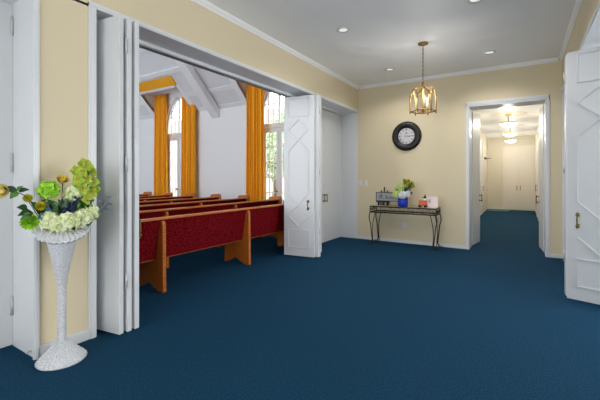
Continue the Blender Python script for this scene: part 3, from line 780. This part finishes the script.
struct(m, 'wall_chapel_north', 'chapel')

# French doors with pointed fanlights
for n, c in enumerate(DOORS):
    y0, y1 = YW+.05, YW+.11
    m = MB().box(c-DW, c-DW+.05, y0, y1, 0, ZA).box(c+DW-.05, c+DW, y0, y1, 0, ZA).box(c-DW+.05, c+DW-.05, y0-.01, y1, 2.74, 2.86)
    ap = arch_pts(c); inner = [(c+(x-c)*.92, ZA+(z-ZA)*.94) for x, z in ap]
    for i in range(len(ap)-1): m.prism([ap[i], ap[i+1], inner[i+1], inner[i]], fnY, y0, y1)
    m.box(c-.022, c+.022, y0+.01, y1, 2.86, 4.0)
    for x in (c-.38, c-.2, c+.2, c+.38):
        zt_ = ZA+(ZT-ZA)*math.sin(math.acos(min(1, (abs(x-c)/DW))**(1/1.25)))-.03
        m.box(x-.011, x+.011, y0+.02, y1-.01, 2.86, zt_)
    m.box(c-DW+.05, c+DW-.05, y0+.02, y1-.01, 3.40, 3.42)
    for s in (-1, 1):                                 # tracery curves
        for x0 in (c-.4, c, c+.4):
            pts = [(x0+s*(.2*(1-math.cos(u*PI/2))), y0+.03, 3.42+.34*math.sin(u*PI/2)) for u in [i/8 for i in range(9)]]
            m.tube(pts, .010, 5)
    w = struct(m, 'window_%d' % (n+1), 'white')
    gp = MB().add([(x, y0+.03, z) for x, z in inner]+[(c+DW-.05, y0+.03, 2.86), (c-DW+.05, y0+.03, 2.86)], [tuple(range(len(inner)+2))]); gp.build('pane', 'glass', w)
    for s in (-1, 1):
        a, b = (c-DW+.055, c-.004) if s < 0 else (c+.004, c+DW-.055)
        l = MB().box(a, a+.085, y0, y1-.01, .01, 2.73).box(b-.085, b, y0, y1-.01, .01, 2.73).box(a+.085, b-.085, y0, y1-.01, .01, .5).box(a+.085, b-.085, y0, y1-.01, 2.62, 2.73)
        for x in [a+.085+(b-a-.17)*q for q in (1/3, 2/3)]: l.box(x-.009, x+.009, y0+.01, y1-.02, .5, 2.62)
        for z in (.93, 1.36, 1.79, 2.21): l.box(a+.085, b-.085, y0+.01, y1-.02, z-.009, z+.009)
        f = l.build('door_frame', 'white', w)
        MB().box(a+.085, b-.085, y0+.022, y0+.027, .5, 2.62).build('pane', 'glass', f)
        if s < 0:
            MB().ball((b-.045, y0-.05, .97), .03, 12, 8).tube([(b-.045, y0-.05, .97), (b-.045, y0, .97)], .012, 8).build('knob', 'agedbrass', f, smooth=True)

# sloped ceiling, dormers, rafters (slope runs at 45 degrees from the wall head)
Z0 = 3.50
SL = lambda x, s, d=0: V((x, YW-s+d*.7071, Z0+s+d*.7071))      # s = horizontal run, d = offset to the outside of the slope
def slope_box(mb, x0, x1, s0, s1, d0, d1):
    P = [SL(x, s, d) for d in (d0, d1) for (x, s) in ((x0, s0), (x1, s0), (x1, s1), (x0, s1))]
    mb.add(P, [(0,3,2,1),(4,5,6,7),(0,1,5,4),(1,2,6,5),(2,3,7,6),(3,0,4,7)])
m = MB(); SD = .72
cuts = [CX0, dorm[0][0], dorm[0][1], dorm[1][0], dorm[1][1], XE]
for i, (a, b) in enumerate(zip(cuts, cuts[1:])): slope_box(m, a, b, SD if i % 2 else -.12, 3.05, 0, .08)
m.box(CX0, XE, CY0, YW-2.97, CZ, CZ+.1)
struct(m, 'ceiling_chapel', 'tile')
m = MB()
for a, b in dorm:                                     # dormer soffits and cheeks
    m.box(a, b, YW-SD-.02, YW+.2, Z0+SD-.01, Z0+SD+.05)
    for x, e in ((a-.04, a), (b, b+.04)):
        m.prism([(YW-SD-.02, Z0+SD+.05), (YW+.1, Z0+SD+.05), (YW+.1, Z0-.05), (YW+.02, Z0)], lambda y, z, q: V((q, y, z)), x, e)
struct(m, 'wall_dormers', 'chapel')
m = MB()                                              # battens, dormer trims, eave board
for i, (a, b) in enumerate(zip(cuts, cuts[1:])):
    if i % 2 == 0:
        slope_box(m, a, b, .38, .47, -.022, 0); slope_box(m, a, b, -.05, .07, -.026, 0)
        if i: slope_box(m, a+.02, a+.19, -.05, 1.0, -.02, 0)
        if i < 4: slope_box(m, b-.19, b-.0, -.05, 1.0, -.02, 0)
    else: slope_box(m, a, b, SD-.06, SD+.02, -.05, 0)
for s in (1.02, 1.6, 2.3): slope_box(m, CX0, XE, s-.05, s+.05, -.05, 0)
struct(m, 'trim_9', 'chapel')
for i, x in enumerate((-12.15, -8.0, -3.9)):
    m = MB(); slope_box(m, x-.15, x+.15, -.14, 3.0, -.24, -.04)
    struct(m, 'trim_%d' % (10+i), 'chapel')

# valance bands and curtains
for i, (a, b) in enumerate(dorm):
    m = MB(); slope_box(m, a+.04, b+.11, SD+.005, SD+.21, -.066, -.03)
    o = m.build('valance', 'gold')
    tag(o, ('orange valance band sloping above the arched window between two curtains' if i == 0 else 'orange valance band over the window beside the folding door'), 'valance', 'orange window dressings')
def curtain(xa, xb, ztop, label, ph=0):
    y0 = YW-.16; N = 120; n = 5.5; rows = 14
    vs = []; fs = []
    for j in range(rows+1):
        v = j/rows; z = ztop*(1-v)+.02*v
        for i in range(N+1):
            u = i/N; amp = .065*(.6+.4*v)
            y = y0+amp*math.sin(2*PI*n*u+ph+.5*math.sin(5*u+2*v))+.016*math.sin(2*PI*13*u+ph)
            xx = xa+(xb-xa)*(.04*(1-v)+u*(1-.08*(1-v)))
            vs.append((xx, y, z))
    W = N+1
    for j in range(rows):
        for i in range(N): fs.append((j*W+i, j*W+i+1, (j+1)*W+i+1, (j+1)*W+i))
    t = thing('curtain', ((xa+xb)/2, y0, 0), label, 'curtain', 'orange curtains at the chapel windows')
    o = MB().add(vs, fs).build('drape', 'gold', t, smooth=True)
    md = o.modifiers.new('thick', 'SOLIDIFY'); md.thickness = .006
    MB().tube([(xa, y0, ztop+.012), (xb, y0, ztop+.012)], .012, 8).build('rod', 'white', t, smooth=True)
curtain(-10.84, -10.17, 4.17, 'orange floor-length curtain farthest from the lobby, with the arched window just beside it')
curtain(-9.43, -8.74, 4.17, 'orange curtain between the arched window and the long blank white wall', 1.3)
curtain(-6.69, -6.0, 4.17, 'orange curtain nearest the open white folding door', .6)
curtain(-5.32, -4.9, 4.17, 'orange curtain hidden behind the white folding door stack', 2.1)

# ------------------------------------------------------------------ pews
def make_pew(x0, sups):
    yA, yBn = .5, 6.4
    t = thing('pew', (x0, (yA+yBn)/2, 0), '', 'pew', 'red upholstered chapel pews')
    fx = lambda a, z, q: V((x0-a, q, z))              # a = distance towards the front of the chapel
    MB().prism([(0, .862), (.045, .862), (.135, .40), (.085, .375)], fx, yA+.03, yBn-.03).build('back', 'red', t, bevel=.008)
    MB().prism([(-.022, .858), (-.022, .872), (-.014, .882), (.05, .882), (.058, .872), (.058, .858)], fx, yA+.03, yBn-.03).build('cap_rail', 'oak', t)
    MB().prism([(.10, .40), (.10, .455), (.50, .475), (.535, .455), (.53, .40)], fx, yA+.03, yBn-.03).build('seat', 'red', t, bevel=.012)
    MB().prism([(.105, .365), (.105, .399), (.525, .399), (.525, .365)], fx, yA+.03, yBn-.03).build('seat_board', 'oak', t)
    arch = [(.12+.22*i/8, .03+.05*math.sin(PI*i/8)) for i in range(9)]
    sup = [(-.055, 0), (.06, 0), (.085, .03)]+arch+[(.37, .03), (.40, 0), (.47, 0), (.46, .2), (.48, .364), (.115, .364), (.05, .72), (.018, .81), (.006, .835), (-.018, .845), (-.034, .83), (-.044, .79), (-.048, .5), (-.05, .2)]
    for y in sups:
        MB().prism(sup, fx, y-.024, y+.024).build('support_panel', 'oak', t, bevel=.006)
    end = [(-.055, 0), (.06, 0), (.09, .04), (.36, .04), (.40, 0), (.53, 0), (.56, .35), (.575, .60), (.56, .64), (.44, .655), (.36, .70), (.31, .80), (.27, .90), (.24, .93), (-.02, .945), (-.05, .93), (-.062, .88), (-.055, .4)]
    for y in (yA, yBn): MB().prism(end, fx, y-.03, y+.03).build('end_panel', 'oak', t, bevel=.008)
    return t
first = make_pew(-3.63, (1.2, 2.70, 4.25, 5.72))
pew = make_pew(-4.55, (1.93, 3.45, 4.97))
ordn = ['nearest the lobby, its whole red back in view', 'second from the lobby', 'third from the lobby', 'fourth from the lobby', 'fifth from the lobby', 'sixth from the lobby', 'seventh from the lobby', 'deepest in the chapel, mostly hidden by the others']
first['label'] = 'red upholstered oak-trimmed pew '+ordn[0]; pew['label'] = 'red upholstered oak-trimmed pew '+ordn[1]
kids = list(pew.children)
for i in range(2, 8):
    r = pew.copy(); COL.objects.link(r); r.location.x = -3.63-.92*i; r['label'] = 'red upholstered oak-trimmed pew '+ordn[i]
    for k in kids:
        c = k.copy(); COL.objects.link(c); c.parent = r

# ------------------------------------------------------------------ adjoining room across the lobby
struct(MB().box(4.4, 4.5, -1, 2.6, 0, H).box(4.4, 4.5, 6.5, YB, 0, H).box(4.4, 4.5, 2.6, 6.5, 2.7, H).box(4.4, 4.5, 2.6, 6.5, 0, .5), 'wall_side_room_east', 'chapel')
struct(MB().box(XR+DEP+.04, 4.5, YB, YB+.1, 0, H).box(XR+.2, 4.5, -1.1, -1, 0, H), 'wall_side_room_ends', 'chapel')
struct(MB().box(XR+.2, 4.5, -1.1, YB+.1, H, H+.1), 'ceiling_side_room', 'ceil')
m = MB()
for y in (2.6, 3.88, 5.16, 6.44): m.box(4.42, 4.48, y, y+.06, .5, 2.7)
m.box(4.42, 4.48, 2.6, 6.5, .5, .56).box(4.42, 4.48, 2.6, 6.5, 2.64, 2.7)
struct(m, 'window_4', 'white')  # unseen window, its span chosen to steer light into the lobby

# ------------------------------------------------------------------ outdoors beyond the chapel doors
o = MB().box(-45, 10, YW+.25, 60, -.15, -.05).build('ground_outside', 'lawn'); o['kind'] = 'structure'
t = thing('house', (-24, 24, 0), 'pale pink house seen through the arched chapel window', 'building')
MB().box(-31, -17, 22, 28, -.05, 5.0).build('wall', 'stucco', t)
MB().prism([(21.6, 5.0), (28.4, 5.0), (25, 7.4)], lambda y, z, q: V((q, y, z)), -31.4, -16.6).build('roof', 'rooft', t)
for x in (-29, -26, -22.5, -19.5): MB().box(x-.6, x+.6, 21.95, 22.02, 1.2, 3.0).build('window', 'pane', t)
def tree(x, y, h, r, label):
    t = thing('tree', (x, y, -.05), label, 'tree', 'trees outside the chapel')
    MB().tube([(x, y, -.05), (x+.1, y, h*.3), (x, y, h*.6)], [.2, .16, .08], 10).build('trunk', 'bark', t, smooth=True)
    mb = MB()
    for k in range(900):
        z = random.uniform(-1, 1); q = random.random()*2*PI; rr = random.uniform(.4, 1)**.5; s = math.sqrt(1-z*z)
        p = V((x+r*rr*s*math.cos(q), y+r*rr*s*math.sin(q), h*.64+h*.36*rr*z))
        d = V((random.uniform(-1,1), random.uniform(-1,1), random.uniform(-1,.4))); petal(mb, p, V((random.uniform(-1,1), random.uniform(-1,1), 1)), d, .35, .28, .2, 2)
    mb.build('crown', 'crown', t)
tree(-9.5, 15.5, 5.2, 1.9, 'pale green tree seen through the window beside the folding door')
tree(-13.5, 18.5, 4.6, 1.7, 'pale green tree beyond the first one, by the pink house')

# ------------------------------------------------------------------ light
w = bpy.data.worlds.new('sky'); S.world = w; w.use_nodes = True
bg = w.node_tree.nodes['Background']; bg.inputs['Color'].default_value = (.93, .97, 1, 1); bg.inputs['Strength'].default_value = 3.2
def area(name, loc, direction, sx_, sy_, power, col=(1, .97, .93)):
    l = bpy.data.lights.new(name, 'AREA'); l.shape = 'RECTANGLE'; l.size = sx_; l.size_y = sy_; l.energy = power; l.color = col
    o = bpy.data.objects.new(name, l); COL.objects.link(o); o.location = loc
    o.rotation_euler = V(direction).to_track_quat('-Z', 'Y').to_euler(); return o
area('fill_light_entrance', (-1.25, YF-.17, 1.35), (-.15, 1, 1.0), 2.7, 2.3, 36, (.97, .98, 1))  # added fill lamp behind the camera, tilted up to lift the ceiling
area('fill_light_side_room', (4.42, 4.5, 1.6), (-1, .3, .85), 3.4, 2.1, 106, (1, .99, .97))  # added fill lamp in the unseen room, aimed up towards the back-left corner
area('fill_light_chapel', (-7.1, CY0-.1, 2.8), (0, 1, .1), 2.8, 4.2, 70, (1, .99, .97))  # added fill lamp out of view, brightens the chapel's window wall
area('fill_light_chapel_front', (-11.5, CY0-.1, 2.8), (0, 1, .1), 2.8, 4.2, 70, (1, .99, .97))  # second added chapel fill lamp, also out of view

def spot(name, x, y, z, power, cone=150):
    l = bpy.data.lights.new(name, 'SPOT'); l.energy = power; l.spot_size = math.radians(cone); l.spot_blend = .6; l.shadow_soft_size = .05; l.color = (1, .98, .95)
    o = bpy.data.objects.new(name, l); COL.objects.link(o); o.location = (x, y, z)
for x in (-2.06, -.44):
    for y in (4.42, 6.46): spot('downlight_beam', x, y, H-.02, 31)
for i in range(3):
    q = 2*PI*i/3+1.0
    l = bpy.data.lights.new('candle_light', 'POINT'); l.energy = 2.6; l.color = (1, .96, .91); l.shadow_soft_size = .012
    o = bpy.data.objects.new('candle_light', l); COL.objects.link(o); o.location = (lx+.085*math.cos(q), ly+.085*math.sin(q), 2.585)
for x, y in ((-.28, 9.2), (-.30, 10.9), (-.32, 13.4), (-.36, 15.9)):
    l = bpy.data.lights.new('hall_lamp_light', 'POINT'); l.energy = 8 if y < 10 else 17; l.color = (1, .96, .89); l.shadow_soft_size = .08
    o = bpy.data.objects.new('hall_lamp_light', l); COL.objects.link(o); o.location = (x, y, 2.62)

# ------------------------------------------------------------------ camera
cd = bpy.data.cameras.new('camera'); co = bpy.data.objects.new('camera', cd); COL.objects.link(co)
cd.sensor_width = 36; cd.lens = 354/600*36
cd.shift_y = -(200-177.3)/600
cd.clip_start = .05; cd.clip_end = 200
co.location = (0, 0, 1.36); co.rotation_euler = (PI/2, 0, math.radians(32.05))
S.camera = co
S.view_settings.view_transform = 'Standard'; S.view_settings.look = 'None'; S.view_settings.gamma = 1; S.view_settings.exposure = .56
S.view_settings.use_curve_mapping = False
S.cycles.max_bounces = 10; S.cycles.diffuse_bounces = 6; S.cycles.transparent_max_bounces = 16
S.cycles.use_denoising = True
